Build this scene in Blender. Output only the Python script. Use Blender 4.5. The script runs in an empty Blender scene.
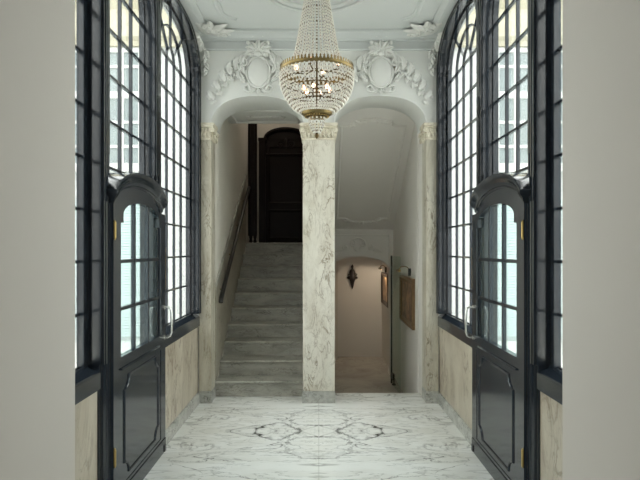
import bpy, bmesh, math, random
from mathutils import Vector, Matrix
random.seed(7)
PI = math.pi
SC = bpy.context.scene
COL = SC.collection

# ------------------------------------------------------------------ materials
def new_mat(name):
    m = bpy.data.materials.new(name); m.use_nodes = True
    nt = m.node_tree
    b = nt.nodes['Principled BSDF']
    return m, nt, b

def N(nt, t, **kw):
    n = nt.nodes.new(t)
    for k, v in kw.items(): setattr(n, k, v)
    return n

def L(nt, a, b): nt.links.new(a, b)

def mth(nt, op, a, b=None, c=None):
    n = N(nt, 'ShaderNodeMath', operation=op)
    for i, v in enumerate((a, b, c)):
        if v is None: continue
        if isinstance(v, (int, float)): n.inputs[i].default_value = v
        else: L(nt, v, n.inputs[i])
    return n.outputs[0]

def ramp(nt, fac, stops):
    r = N(nt, 'ShaderNodeValToRGB')
    e = r.color_ramp.elements
    while len(e) < len(stops): e.new(0.5)
    for el, (p, c) in zip(e, stops):
        el.position = p
        el.color = (c, c, c, 1) if isinstance(c, (int, float)) else (*c, 1)
    L(nt, fac, r.inputs[0])
    return r.outputs[0]

def mixc(nt, fac, a, b):
    n = N(nt, 'ShaderNodeMix', data_type='RGBA')
    if isinstance(fac, (int, float)): n.inputs[0].default_value = fac
    else: L(nt, fac, n.inputs[0])
    for i, v in ((6, a), (7, b)):
        if isinstance(v, tuple): n.inputs[i].default_value = (*v, 1)
        else: L(nt, v, n.inputs[i])
    return n.outputs[2]

def noise(nt, vec, scale, detail=6, rough=.55, dist=0):
    n = N(nt, 'ShaderNodeTexNoise')
    n.inputs['Scale'].default_value = scale; n.inputs['Detail'].default_value = detail
    n.inputs['Roughness'].default_value = rough; n.inputs['Distortion'].default_value = dist
    L(nt, vec, n.inputs['Vector'])
    return n.outputs['Fac']

def mapping(nt, vec, scale=(1, 1, 1), rot=(0, 0, 0), loc=(0, 0, 0)):
    n = N(nt, 'ShaderNodeMapping')
    n.inputs['Scale'].default_value = scale; n.inputs['Rotation'].default_value = rot; n.inputs['Location'].default_value = loc
    L(nt, vec, n.inputs['Vector'])
    return n.outputs[0]

def plain(name, col, rough=.5, metal=0, spec=.5, var=0, vscale=6, bump=0, coat=0):
    m, nt, b = new_mat(name)
    b.inputs['Base Color'].default_value = (*col, 1)
    b.inputs['Roughness'].default_value = rough; b.inputs['Metallic'].default_value = metal
    b.inputs['Specular IOR Level'].default_value = spec
    b.inputs['Coat Weight'].default_value = coat
    b.inputs['Coat Roughness'].default_value = .06
    g = N(nt, 'ShaderNodeNewGeometry')
    if var:
        f = noise(nt, g.outputs['Position'], vscale)
        lo = tuple(c * (1 - var) for c in col); hi = tuple(min(1, c * (1 + var)) for c in col)
        L(nt, mixc(nt, f, lo, hi), b.inputs['Base Color'])
    if bump:
        f = noise(nt, g.outputs['Position'], vscale * 3)
        bn = N(nt, 'ShaderNodeBump'); bn.inputs['Strength'].default_value = bump; bn.inputs['Distance'].default_value = .01
        L(nt, f, bn.inputs['Height']); L(nt, bn.outputs[0], b.inputs['Normal'])
    return m

def vein(nt, f, width, at=.5):
    d = mth(nt, 'ABSOLUTE', mth(nt, 'SUBTRACT', f, at))
    return ramp(nt, d, [(0, 1.0), (width, 0.0)])

def marble(name, base, cloud, dark, sc=(1, 1, 1), rot=(0, 0, 0), scale=3, amount=.8, width=.03, rough=.3, cloud_lo=.4, cloud_hi=.65):
    m, nt, b = new_mat(name)
    g = N(nt, 'ShaderNodeNewGeometry')
    p = mapping(nt, g.outputs['Position'], sc, rot)
    c = mixc(nt, ramp(nt, noise(nt, p, scale * .8, 7, .62, .6), [(cloud_lo, 0.), (cloud_hi, 1.)]), base, cloud)
    v1 = vein(nt, noise(nt, p, scale, 8, .6, 1.2), width)
    v2 = vein(nt, noise(nt, mapping(nt, p, loc=(3, 7, 1)), scale * 2.3, 6, .6, .8), width * .8)
    msk = ramp(nt, noise(nt, p, scale * .7, 3), [(.4, .1), (.65, 1.)])
    v = mth(nt, 'MULTIPLY', mth(nt, 'ADD', v1, mth(nt, 'MULTIPLY', v2, .5)), msk)
    v = mth(nt, 'MINIMUM', mth(nt, 'MULTIPLY', v, amount), 1)
    L(nt, mixc(nt, v, c, dark), b.inputs['Base Color'])
    b.inputs['Roughness'].default_value = rough
    return m

def floor_marble():
    m, nt, b = new_mat('bookmatched floor marble')
    g = N(nt, 'ShaderNodeNewGeometry')
    s = N(nt, 'ShaderNodeSeparateXYZ'); L(nt, g.outputs['Position'], s.inputs[0])
    ax = mth(nt, 'ABSOLUTE', s.outputs['X'])
    ay = mth(nt, 'ABSOLUTE', mth(nt, 'SUBTRACT', s.outputs['Y'], 5.13))
    cb = N(nt, 'ShaderNodeCombineXYZ'); L(nt, ax, cb.inputs[0]); L(nt, ay, cb.inputs[1])
    p = cb.outputs[0]
    # long drifting veins
    q = mapping(nt, p, (1.0, 2.6, 1), (0, 0, -.42), (2.3, .4, 0))
    n1 = noise(nt, q, 1.1, 9, .56, .8)
    n2 = noise(nt, mapping(nt, p, (1.2, 4.4, 1), (0, 0, -.3), (7.1, 3.3, 0)), 1.5, 8, .56, .7)
    msk = ramp(nt, noise(nt, p, 2.2, 3), [(.42, .0), (.6, 1.)])
    v = mth(nt, 'MULTIPLY', vein(nt, n1, .014), msk)
    v = mth(nt, 'ADD', v, mth(nt, 'MULTIPLY', vein(nt, n2, .016), .6))
    # nested diamonds round the book-match centre
    w1 = noise(nt, p, 5, 6, .6, .8); w2 = noise(nt, p, 16, 5, .65)
    d = mth(nt, 'ADD', mth(nt, 'MULTIPLY', ax, 1.36), mth(nt, 'MULTIPLY', ay, 1.75))
    d = mth(nt, 'ADD', d, mth(nt, 'MULTIPLY', mth(nt, 'SUBTRACT', w1, .5), 1.0))
    d = mth(nt, 'ADD', d, mth(nt, 'MULTIPLY', mth(nt, 'SUBTRACT', w2, .5), .22))
    dm = ramp(nt, noise(nt, p, 6.5, 4, .6), [(.36, .12), (.6, 1.)])
    for at, wd, k in ((.92, .035, .85), (.62, .028, .8), (.36, .02, .5), (1.12, .02, .4)):
        r = ramp(nt, mth(nt, 'ABSOLUTE', mth(nt, 'SUBTRACT', d, at)), [(0, 1.), (wd, 0.)])
        v = mth(nt, 'ADD', v, mth(nt, 'MULTIPLY', mth(nt, 'MULTIPLY', r, dm), k))
    def dist(cx_, cy_, hx, hy, e):
        a = mth(nt, 'DIVIDE', mth(nt, 'ABSOLUTE', mth(nt, 'SUBTRACT', ax, cx_)), hx)
        b_ = mth(nt, 'DIVIDE', mth(nt, 'ABSOLUTE', mth(nt, 'SUBTRACT', ay, cy_)), hy)
        r = mth(nt, 'POWER', mth(nt, 'ADD', mth(nt, 'POWER', a, e), mth(nt, 'POWER', b_, e)), 1 / e)
        r = mth(nt, 'ADD', r, mth(nt, 'MULTIPLY', mth(nt, 'SUBTRACT', w1, .5), 1.15))
        return mth(nt, 'ADD', r, mth(nt, 'MULTIPLY', mth(nt, 'SUBTRACT', w2, .5), .5))
    dm2 = ramp(nt, noise(nt, mapping(nt, p, loc=(4, 1, 0)), 9, 4, .6), [(.3, .3), (.55, 1.)])
    for cx_, cy_, hx, hy, e, wd, k in ((.40, 0, .21, .23, 1.3, .15, .95), (.0, .42, .30, .26, 2, .09, .6), (.62, 0, .22, .16, 1.2, .08, .7), (.0, 0, .2, .2, .7, .12, .6)):
        r = ramp(nt, mth(nt, 'ABSOLUTE', mth(nt, 'SUBTRACT', dist(cx_, cy_, hx, hy, e), 1)), [(0, 1.), (wd, 0.)])
        v = mth(nt, 'ADD', v, mth(nt, 'MULTIPLY', mth(nt, 'MULTIPLY', r, dm2), k))
    v = mth(nt, 'MINIMUM', mth(nt, 'MULTIPLY', v, .82), 1)
    c = mixc(nt, ramp(nt, noise(nt, q, 1.7, 6, .6, .5), [(.42, 0.), (.7, 1.)]), (.86, .87, .84), (.74, .74, .69))
    c = mixc(nt, v, c, (.085, .085, .075))
    seam = ramp(nt, ax, [(0, 1.), (.003, 1.), (.0045, 0.)])
    c = mixc(nt, mth(nt, 'MULTIPLY', seam, .4), c, (.35, .35, .32))
    L(nt, c, b.inputs['Base Color'])
    b.inputs['Roughness'].default_value = .24
    b.inputs['Specular IOR Level'].default_value = .35
    return m

def glass_mat(name, tint=(1, 1, 1), gloss=.55):
    m, nt, b = new_mat(name)
    nt.nodes.remove(b)
    out = [n for n in nt.nodes if n.type == 'OUTPUT_MATERIAL'][0]
    t = N(nt, 'ShaderNodeBsdfTransparent'); t.inputs[0].default_value = (*tint, 1)
    gl = N(nt, 'ShaderNodeBsdfGlossy'); gl.inputs['Roughness'].default_value = .02
    lw = N(nt, 'ShaderNodeFresnel'); lw.inputs[0].default_value = 1.45
    mx = N(nt, 'ShaderNodeMixShader')
    L(nt, mth(nt, 'MULTIPLY', lw.outputs[0], gloss), mx.inputs[0]); L(nt, t.outputs[0], mx.inputs[1]); L(nt, gl.outputs[0], mx.inputs[2])
    L(nt, mx.outputs[0], out.inputs[0])
    return m

def crystal_mat():
    m, nt, b = new_mat('crystal bead')
    out = [n for n in nt.nodes if n.type == 'OUTPUT_MATERIAL'][0]
    b.inputs['Base Color'].default_value = (.90, .87, .79, 1)
    b.inputs['Roughness'].default_value = .08
    b.inputs['Specular IOR Level'].default_value = .9
    t = N(nt, 'ShaderNodeBsdfTransparent'); t.inputs[0].default_value = (.93, .92, .88, 1)
    mx = N(nt, 'ShaderNodeMixShader'); mx.inputs[0].default_value = .78
    L(nt, t.outputs[0], mx.inputs[1]); L(nt, b.outputs[0], mx.inputs[2]); L(nt, mx.outputs[0], out.inputs[0])
    return m

def emit_mat(name, col, strength):
    m, nt, b = new_mat(name)
    b.inputs['Emission Color'].default_value = (*col, 1); b.inputs['Emission Strength'].default_value = strength
    b.inputs['Base Color'].default_value = (*col, 1)
    return m

def picture_mat(name, a, b_, c, seed):
    m, nt, b = new_mat(name)
    g = N(nt, 'ShaderNodeNewGeometry')
    p = mapping(nt, g.outputs['Position'], (1, 1, 1), (0, 0, 0), (seed, seed * 2, 0))
    f = noise(nt, p, 5, 6, .6, 1.0)
    r = N(nt, 'ShaderNodeValToRGB'); e = r.color_ramp.elements; e.new(.5)
    for el, (pp, cc) in zip(e, ((.35, a), (.5, b_), (.62, c))): el.position = pp; el.color = (*cc, 1)
    L(nt, f, r.inputs[0]); L(nt, r.outputs[0], b.inputs['Base Color'])
    b.inputs['Roughness'].default_value = .35
    return m

M = dict(
    black=plain('black gloss paint', (.015, .020, .027), .13, spec=.55, bump=.01, vscale=5, coat=.15),
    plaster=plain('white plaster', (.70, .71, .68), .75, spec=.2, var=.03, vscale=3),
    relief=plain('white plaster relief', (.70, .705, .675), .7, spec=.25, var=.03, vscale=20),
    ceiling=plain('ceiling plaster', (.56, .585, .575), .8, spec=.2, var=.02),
    corridor=plain('pale grey wall paint', (.565, .535, .495), .7, spec=.2, var=.015, vscale=2),
    stairwall=plain('stair wall paint', (.70, .675, .61), .75, spec=.2, var=.03, vscale=3),
    passage=plain('passage wall paint', (.76, .74, .70), .7, spec=.2, var=.03, vscale=3),
    floor=floor_marble(),
    dado=marble('beige veined marble', (.50, .455, .365), (.36, .31, .235), (.17, .12, .075), (1, 1.5, .6), (.9, .3, 0), 2.4, 1.0, .030, .35),
    pillar=marble('cream veined marble', (.66, .635, .55), (.49, .45, .36), (.19, .145, .085), (1.6, 1.6, .6), (.35, .25, .2), 4.5, 1.0, .028, .3, .45, .75),
    pilaster=marble('streaked marble', (.54, .51, .42), (.38, .34, .26), (.15, .115, .07), (1.8, 1.8, .5), (.2, .3, .2), 5, 1.0, .03, .3, .42, .7),
    greymarble=marble('grey veined marble', (.50, .50, .46), (.34, .34, .31), (.12, .12, .10), (1, 1, 1.6), (.2, .3, .4), 7, 1.0, .05, .35),
    step=marble('stair marble', (.43, .42, .37), (.30, .295, .255), (.10, .098, .08), (1, 1.2, 3), (0, .2, .1), 4, .75, .035, .4),
    stairdado=marble('stair dado marble', (.40, .37, .30), (.31, .28, .22), (.15, .12, .08), (1, 1, 1), (.3, .2, .4), 4, .5, .03, .4),
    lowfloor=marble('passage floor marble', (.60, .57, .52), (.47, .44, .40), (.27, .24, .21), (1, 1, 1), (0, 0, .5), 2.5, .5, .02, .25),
    capital=marble('carved cream marble', (.74, .70, .58), (.56, .50, .38), (.30, .24, .15), (1, 1, 1), (0, 0, 0), 9, .6, .04, .45),
    glass=glass_mat('window glass', (.97, .985, .98)),
    doorglass=glass_mat('door glass', (.88, .95, .945)),
    greenglass=glass_mat('green edged glass', (.90, .95, .92), .15),
    brass=plain('aged brass', (.23, .17, .075), .38, 1, var=.35, vscale=60),
    darkbrass=plain('dark brass', (.12, .085, .04), .5, 1, var=.3, vscale=60),
    gold=plain('polished brass', (.50, .35, .13), .3, 1),
    steel=plain('brushed steel', (.72, .72, .69), .25, 1),
    darksteel=plain('dark metal', (.045, .05, .045), .35, .7),
    crystal=crystal_mat(),
    bulb=emit_mat('warm bulb', (1, .60, .34), 2.6),
    addedglow=emit_mat('added lamp glow', (1, .86, .70), 14),  # glow of the lamp added over the landing
    wood=plain('dark mahogany', (.010, .006, .005), .45, spec=.2, var=.4, vscale=8),
    rail=plain('black handrail', (.014, .013, .012), .3),
    frame=plain('gilt picture frame', (.23, .145, .07), .35, .5, var=.35, vscale=40),
    darkframe=plain('dark picture frame', (.035, .02, .012), .4, .1, var=.3, vscale=30),
    pic1=picture_mat('brown oil painting', (.05, .028, .015), (.17, .09, .045), (.42, .24, .12), 1.3),
    pic2=picture_mat('ochre oil painting', (.08, .04, .02), (.30, .17, .08), (.55, .38, .2), 4.1),
    carving=plain('dark carved wood', (.016, .009, .007), .4, var=.3, vscale=40),
    stucco=plain('white stucco', (.55, .565, .565), .8, spec=.1, var=.02),
    cream=plain('cream stucco', (.55, .52, .41), .8, spec=.1, var=.04, vscale=2),
    whitepaint=plain('white window paint', (.66, .67, .66), .5),
    facadeglass=plain('facade window glass', (.24, .285, .29), .08, spec=.8, var=.15, vscale=1),
    louvre=plain('pale blue white louvre', (.50, .56, .56), .6),
    paving=plain('pale paving', (.55, .55, .52), .8, var=.1, vscale=2),
)

# ------------------------------------------------------------------ mesh builder
class MB:
    def __init__(s): s.v = []; s.f = []
    def add(s, vs, fs):
        o = len(s.v); s.v += [tuple(p) for p in vs]; s.f += [tuple(i + o for i in f) for f in fs]; return s
    def box(s, x0, x1, y0, y1, z0, z1):
        return s.add([(x, y, z) for x in (x0, x1) for y in (y0, y1) for z in (z0, z1)],
                     [(0, 1, 3, 2), (4, 6, 7, 5), (0, 4, 5, 1), (2, 3, 7, 6), (0, 2, 6, 4), (1, 5, 7, 3)])
    def loft(s, rings, closed=True, caps=True, loop=False):
        n = len(rings[0]); vs = [p for r in rings for p in r]; fs = []
        m = len(rings)
        for i in range(m if loop else m - 1):
            a, b = i * n, ((i + 1) % m) * n
            for j in range(n if closed else n - 1):
                k = (j + 1) % n
                fs.append((a + j, a + k, b + k, b + j))
        if caps and closed and not loop:
            fs.append(tuple(range(n))); fs.append(tuple((m - 1) * n + j for j in range(n)))
        return s.add(vs, fs)
    def tube(s, pts, r, n=8, loop=False):
        pts = [Vector(p) for p in pts]; m = len(pts); rings = []; up = None
        rr = r if isinstance(r, (list, tuple)) else [r] * m
        for i, p in enumerate(pts):
            if loop: d = pts[(i + 1) % m] - pts[i - 1]
            else: d = pts[min(i + 1, m - 1)] - pts[max(i - 1, 0)]
            d.normalize()
            if up is None: up = d.orthogonal().normalized()
            up = (up - d * up.dot(d)).normalized(); sd = d.cross(up)
            rings.append([p + (up * math.cos(2 * PI * k / n) + sd * math.sin(2 * PI * k / n)) * rr[i] for k in range(n)])
        return s.loft(rings, loop=loop)
    def lathe(s, prof, c=(0, 0), n=24, sx=1, sy=1):
        rings = [[(c[0] + max(r, 1e-4) * sx * math.cos(2 * PI * k / n), c[1] + max(r, 1e-4) * sy * math.sin(2 * PI * k / n), z) for k in range(n)] for r, z in prof]
        return s.loft(rings)
    def prism(s, pts, mp, d0, d1):
        n = len(pts)
        vs = [mp(a, b, d0) for a, b in pts] + [mp(a, b, d1) for a, b in pts]
        fs = [tuple(range(n)), tuple(range(n, 2 * n))] + [(i, (i + 1) % n, n + (i + 1) % n, n + i) for i in range(n)]
        return s.add(vs, fs)
    def band(s, A, B, mp, d0, d1, loop=False):
        n = len(A)
        vs = []
        for (a, b) in zip(A, B): vs += [mp(*a, d0), mp(*b, d0), mp(*b, d1), mp(*a, d1)]
        fs = []
        for i in range(n if loop else n - 1):
            p, q = 4 * i, 4 * ((i + 1) % n)
            for k in range(4): fs.append((p + k, p + (k + 1) % 4, q + (k + 1) % 4, q + k))
        if not loop: fs += [(0, 1, 2, 3), (4 * n - 4, 4 * n - 3, 4 * n - 2, 4 * n - 1)]
        return s.add(vs, fs)
    def sweep(s, path, prof, mp, loop=False):
        """prof: closed list of (offset along the left normal of the path, depth); mp(a, b, depth)"""
        m = len(path); rings = []
        for i in range(m):
            def seg(j, k):
                d = Vector((path[k][0] - path[j][0], path[k][1] - path[j][1])); d.normalize(); return Vector((-d.y, d.x))
            if loop: n1, n2 = seg(i - 1, i), seg(i, (i + 1) % m)
            else:
                n1 = seg(i - 1, i) if i else seg(0, 1)
                n2 = seg(i, i + 1) if i < m - 1 else n1
            nn = (n1 + n2); nn.normalize(); k = 1 / max(.35, nn.dot(n2))
            rings.append([mp(path[i][0] + nn.x * o * k, path[i][1] + nn.y * o * k, d) for o, d in prof])
        return s.loft(rings, loop=loop)
    def blob(s, c, r, mp=None, rot=0, n=10, m=6):
        vs = []; rings = []
        for i in range(m + 1):
            t = -PI / 2 + PI * i / m; ring = []
            for k in range(n):
                a = 2 * PI * k / n
                x, y, z = max(.02, math.cos(t)) * math.cos(a) * r[0], max(.02, math.cos(t)) * math.sin(a) * r[1], math.sin(t) * r[2]
                x, y = x * math.cos(rot) - y * math.sin(rot), x * math.sin(rot) + y * math.cos(rot)
                p = (c[0] + x, c[1] + y, c[2] + z)
                ring.append(mp(*p) if mp else p)
            rings.append(ring)
        return s.loft(rings)
    def spiral(s, c, r0, turns, start, hand, th, mp, d=.012, n=26):
        pts = []; rr = []
        for i in range(n):
            t = i / (n - 1); r = r0 * (1 - .82 * t); a = start + hand * 2 * PI * turns * t
            pts.append(mp(c[0] + r * math.cos(a), c[1] + r * math.sin(a), d + .5 * th * t)); rr.append(th * (.55 + .6 * t))
        return s.tube(pts, rr, 6)
    def leaf(s, c, ang, ln, wd, mp, d=.0, curl=.0, n=9, lift=.03):
        """a raised acanthus-like leaf from c in direction ang in the wall plane"""
        rings = []
        x, y, a = c[0], c[1], ang
        for i in range(n):
            t = i / (n - 1); w = wd * (math.sin(PI * min(1, .12 + .88 * t)) ** .7) * (1 + .18 * math.cos(i * PI)) + .002
            h = d + lift * math.sin(PI * (.15 + .75 * t))
            nx, ny = -math.sin(a), math.cos(a)
            rings.append([mp(x + nx * w * .5, y + ny * w * .5, d + .002), mp(x + nx * w * .25, y + ny * w * .25, h),
                          mp(x, y, h * .72 + .003), mp(x - nx * w * .25, y - ny * w * .25, h), mp(x - nx * w * .5, y - ny * w * .5, d + .002)])
            x += math.cos(a) * ln / n; y += math.sin(a) * ln / n; a += curl / n
        return s.loft(rings)
    def build(s, name, mat, parent=None, smooth=None, bevel=0, world=True, inv=None):
        me = bpy.data.meshes.new(name); me.from_pydata(s.v, [], s.f); me.update()
        bm = bmesh.new(); bm.from_mesh(me)
        bmesh.ops.recalc_face_normals(bm, faces=bm.faces); bm.to_mesh(me); bm.free()
        me.materials.append(M[mat])
        if smooth is not None:
            for p in me.polygons: p.use_smooth = True
            me.set_sharp_from_angle(angle=math.radians(smooth))
        o = bpy.data.objects.new(name, me); COL.objects.link(o)
        if parent is not None:
            o.parent = parent
            if world and parent.type == 'EMPTY': o.matrix_parent_inverse = Matrix.Translation(-Vector(parent.location))
        if bevel:
            b = o.modifiers.new('bevel', 'BEVEL'); b.width = bevel; b.segments = 2; b.limit_method = 'ANGLE'
        return o

def tag(o, label=None, cat=None, group=None, kind=None):
    for k, v in (('label', label), ('category', cat), ('group', group), ('kind', kind)):
        if v: o[k] = v
    return o

def thing(name, loc, label, cat, group=None, kind=None):
    o = bpy.data.objects.new(name, None); COL.objects.link(o); o.location = loc; o.empty_display_size = .1
    return tag(o, label, cat, group, kind)

def B(*a): return MB().box(*a)

XZ = lambda yf: (lambda a, b, d: (a, yf - d, b))          # end wall: d comes out of the wall towards the hall
def SIDE(s): return lambda y, z, w: (s * w, y, z)
PLAN = lambda x, y, z: (x, y, z)

def arch(c, half, zs, rise, n=24, e=2.0, a0=0., a1=PI):
    """points of a (super)ellipse arch from left to right"""
    out = []
    for i in range(n + 1):
        t = PI - PI * i / n
        cx, sx = math.cos(t), math.sin(t)
        out.append((c + half * math.copysign(abs(cx) ** (2 / e), cx), zs + rise * abs(sx) ** (2 / e)))
    return out

# ------------------------------------------------------------------ dimensions
ZC = 4.11                       # hall ceiling
W = 1.33; WL = 1.345            # face of the glazed screens, face of the marble dado
YE = 6.10                       # end wall
Y0 = 2.50                       # where the hall begins
BAYS = {'near': (2.52, 3.315, 2.56, 3.25, 3), 'middle': (3.433, 4.40, 3.465, 4.38, 4), 'far': (4.545, 5.98, 4.60, 5.92, 5)}
ZSPR = 3.52
WF = 1.40; WG = 1.43            # frame face, glass plane
HB = [1.315, 1.63, 1.945, 2.26, 2.575, 2.89, 3.205]

# ------------------------------------------------------------------ shell
def struct(o, label, cat): return tag(o, label, cat, kind='structure')

struct(B(-1.6, 1.6, -2.5, YE + .0, -.12, 0).build('floor', 'floor'), 'white bookmatched marble floor with grey veins', 'floor')
thr = MB(); thr.box(-1.21, -.17, YE, 6.36, -.12, 0); thr.box(.17, 1.21, YE, 6.49, -.12, 0)
struct(B(.17, 1.20, YE, 6.49, -.12, 0).build('trim_1', 'floor'), 'pale marble threshold slab of the right archway', 'threshold')
struct(B(-1.21, -.17, YE, 6.36, -.12, 0).build('trim_2', 'floor'), 'pale marble threshold slab before the staircase', 'threshold')
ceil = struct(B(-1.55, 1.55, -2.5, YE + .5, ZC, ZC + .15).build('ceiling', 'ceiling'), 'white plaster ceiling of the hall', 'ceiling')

# cornice round the hall (part of the ceiling)
prof = [(0, 3.925), (.022, 3.925), (.030, 3.935), (.030, 3.948), (.014, 3.952), (.014, 4.022), (.05, 4.022), (.056, 4.030), (.056, 4.044), (.07, 4.046),
        (.082, 4.062), (.105, 4.074), (.125, 4.076), (.150, 4.076), (.156, 4.084), (.156, 4.098), (.148, ZC + .01), (0, ZC + .01)]
MB().sweep([(WL, YE), (-WL, YE)], prof, PLAN).build('cornice', 'ceiling', ceil, smooth=30)
profs = [(0, 4.055), (.04, 4.058), (.06, 4.066), (.10, 4.07), (.115, 4.085), (.15, 4.098), (.155, ZC + .01), (0, ZC + .01)]
for P in ([(WL, Y0), (WL, YE)], [(-WL, YE), (-WL, Y0)]):
    MB().sweep(P, profs, PLAN).build('cornice', 'ceiling', ceil, smooth=30)
# panel moulding on the ceiling
pm = [(0, ZC + .002), (.0, ZC - .012), (.012, ZC - .02), (.028, ZC - .02), (.04, ZC - .008), (.055, ZC - .01), (.06, ZC + .002)]
px = [(1.02, 2.7), (1.02, 5.55), (.97, 5.66), (.88, 5.72), (-.88, 5.72), (-.97, 5.66), (-1.02, 5.55), (-1.02, 2.7)]
for P in (px[:4], px[4:]): MB().sweep(P, pm, PLAN).build('panel_moulding', 'ceiling', ceil, smooth=30)
CH = (-.018, 5.0)
ros = MB()
for r0 in (.50, .40):
    c = [(CH[0] + r0 * math.cos(2 * PI * k / 64), CH[1] + .02 + r0 * math.sin(2 * PI * k / 64)) for k in range(64)]
    ros.sweep(c, [(-.03, ZC + .002), (-.03, ZC - .008), (-.015, ZC - .02), (.01, ZC - .026), (.03, ZC - .014), (.03, ZC + .002)], PLAN, loop=True)
ros.build('ceiling_ring', 'ceiling', ceil, smooth=30)

# corridor where the camera stands
for s, nm in ((-1, 'left'), (1, 'right')):
    cx = 1.116
    struct(B(min(s * cx, s * 1.6), max(s * cx, s * 1.6), -2.5, Y0, 0, ZC).build('wall_front_' + nm, 'corridor'),
           f'plain pale wall at the {nm} edge of the photo, nearest the viewer', 'wall')

bk = MB(); bk.box(-1.6, -.6, -2.7, -2.5, 0, ZC); bk.box(.6, 1.6, -2.7, -2.5, 0, ZC); bk.box(-.6, .6, -2.7, -2.5, 2.3, ZC)
struct(bk.build('wall_added_rear', 'corridor'), 'unseen wall added behind the viewer, doorway sized to limit daylight', 'wall')  # unseen, added with a narrow doorway to cut daylight in the corridor

# end wall with two arched openings
XI = .175; XO = 1.195
wl = thing('wall_end', (0, YE, 0), 'white plaster end wall with two arched openings', 'wall', kind='structure')
hd = MB()
mpE = lambda a, b, d: (a, d, b)
for c in (-(XI + XO) / 2, (XI + XO) / 2):
    A = arch(c, (XO - XI) / 2, 3.11, .31, 32, 2.25)
    hd.band(A, [(a, ZC) for a, b in A], mpE, YE, 6.62)
hd.box(-XI, XI, YE, 6.62, 3.11, ZC)
for s in (-1, 1): hd.box(min(s * XO, s * 1.44), max(s * XO, s * 1.44), YE, 6.62, 3.11, ZC)
hd.build('arched_header', 'plaster', wl)
for s, nm in ((-1, 'left'), (1, 'right')):
    struct(B(*sorted((s * 1.21, s * 1.44)), 6.305, 6.62, 0 if s < 0 else -.35, 3.11).build('wall_pier_' + nm, 'stairwall' if s < 0 else 'passage'), f'plain wall just behind the {nm} marble pilaster', 'wall')
    struct(B(*sorted((s * 1.336, s * 1.44)), YE + .001, 6.30, 0, 3.11).build('wall_corner_' + nm, 'plaster'), f'wall corner hidden behind the {nm} marble pilaster', 'wall')
# picture-rail like thin line round the arches
for c in (-(XI + XO) / 2, (XI + XO) / 2):
    A = arch(c, (XO - XI) / 2, 3.11, .31, 32, 2.25)
    MB().sweep(A, [(-.001, .001), (-.001, .012), (.010, .012), (.014, .001)], XZ(YE)).build('arch_moulding', 'plaster', wl)

# ------------------------------------------------------------------ pillars
def capital(mb, x0, x1, yf, ys, sides):
    """carved capital over a flat shaft x0..x1, face at yf; ys depth; sides: which ends carry a volute"""
    zb, zt = 2.925, 3.11
    c = (x0 + x1) / 2; w = x1 - x0
    ex0 = .022 if -1 in sides else .0; ex1 = .022 if 1 in sides else .0
    mb.box(x0 - ex0 - .01 * (ex0 > 0), x1 + ex1 + .01 * (ex1 > 0), yf - .03, ys, zt - .032, zt)
    mb.box(x0 - ex0, x1 + ex1, yf - .02, ys, zt - .05, zt - .032)
    mb.box(x0 - .006 * (ex0 > 0), x1 + .006 * (ex1 > 0), yf - .012, ys, zb, zb + .02)
    mb.box(x0 + .003, x1 - .003, yf - .004, ys, zb + .02, zt - .05)
    n = max(3, int(w / .042))
    for i in range(n):
        a = x0 + w * (i + .5) / n
        mb.leaf((a, zb + .022), PI / 2, .095, w / n * 1.0, XZ(yf), .002, 0, 7, .03)
    for i in range(n + 1):
        a = x0 + w * i / n
        mb.leaf((min(max(a, x0 + .012), x1 - .012), zb + .06), PI / 2, .085, w / n * .8, XZ(yf), .002, 0, 7, .022)
    for sd, xx in ((-1, x0), (1, x1)):
        if sd not in sides: continue
        mb.spiral((xx + sd * .002, zt - .078), .033, 1.4, PI / 2, -sd, .010, XZ(yf), .018)
        mb.blob((xx, zt - .078, .014), (.03, .03, .014), XZ(yf))
        # scroll and leaf on the reveal
        for k in range(3):
            yy = yf + .06 + .12 * k
            mb.blob((xx + sd * .012, yy, zt - .078), (.022, .04, .03))
            mb.blob((xx + sd * .006, yy, zb + .05), (.014, .038, .04))
    return mb

def pillar(name, x0, x1, yf, ys, label, sides, basex):
    t = thing(name, ((x0 + x1) / 2, yf, 0), label, 'pillar')
    B(x0, x1, yf, ys, .13, 2.93).build('shaft', 'pillar' if x0 * x1 < 0 else 'pilaster', t, bevel=.003)
    capital(MB(), x0, x1, yf, ys, sides).build('capital', 'capital', t, smooth=40)
    bb = MB(); bb.box(basex[0], basex[1], yf - .018, ys + .0, 0, .115)
    bb.box(basex[0] + .006, basex[1] - .006, yf - .010, ys, .115, .13)
    bb.build('base', 'greymarble', t, bevel=.002)
    return t
pillar('marble_pillar', -XI - .003, XI + .003, 6.07, 6.30, 'wide veined marble pillar between the two archways', (-1, 1), (-XI - .008, XI + .008))
pillar('marble_pilaster', -1.332, -XO, 6.07, 6.30, 'narrow marble pilaster left of the staircase', (1,), (-1.332, -XO + .006))
pillar('marble_pilaster', XO, 1.332, 6.07, 6.30, 'narrow marble pilaster right of the passage archway', (-1,), (XO - .006, 1.332))

# ------------------------------------------------------------------ glazed side screens
def bay_arch(bay):
    y0, y1, g0, g1, n = BAYS[bay]
    c = (g0 + g1) / 2
    if bay == 'far': return c, .46
    return c, .40

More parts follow.
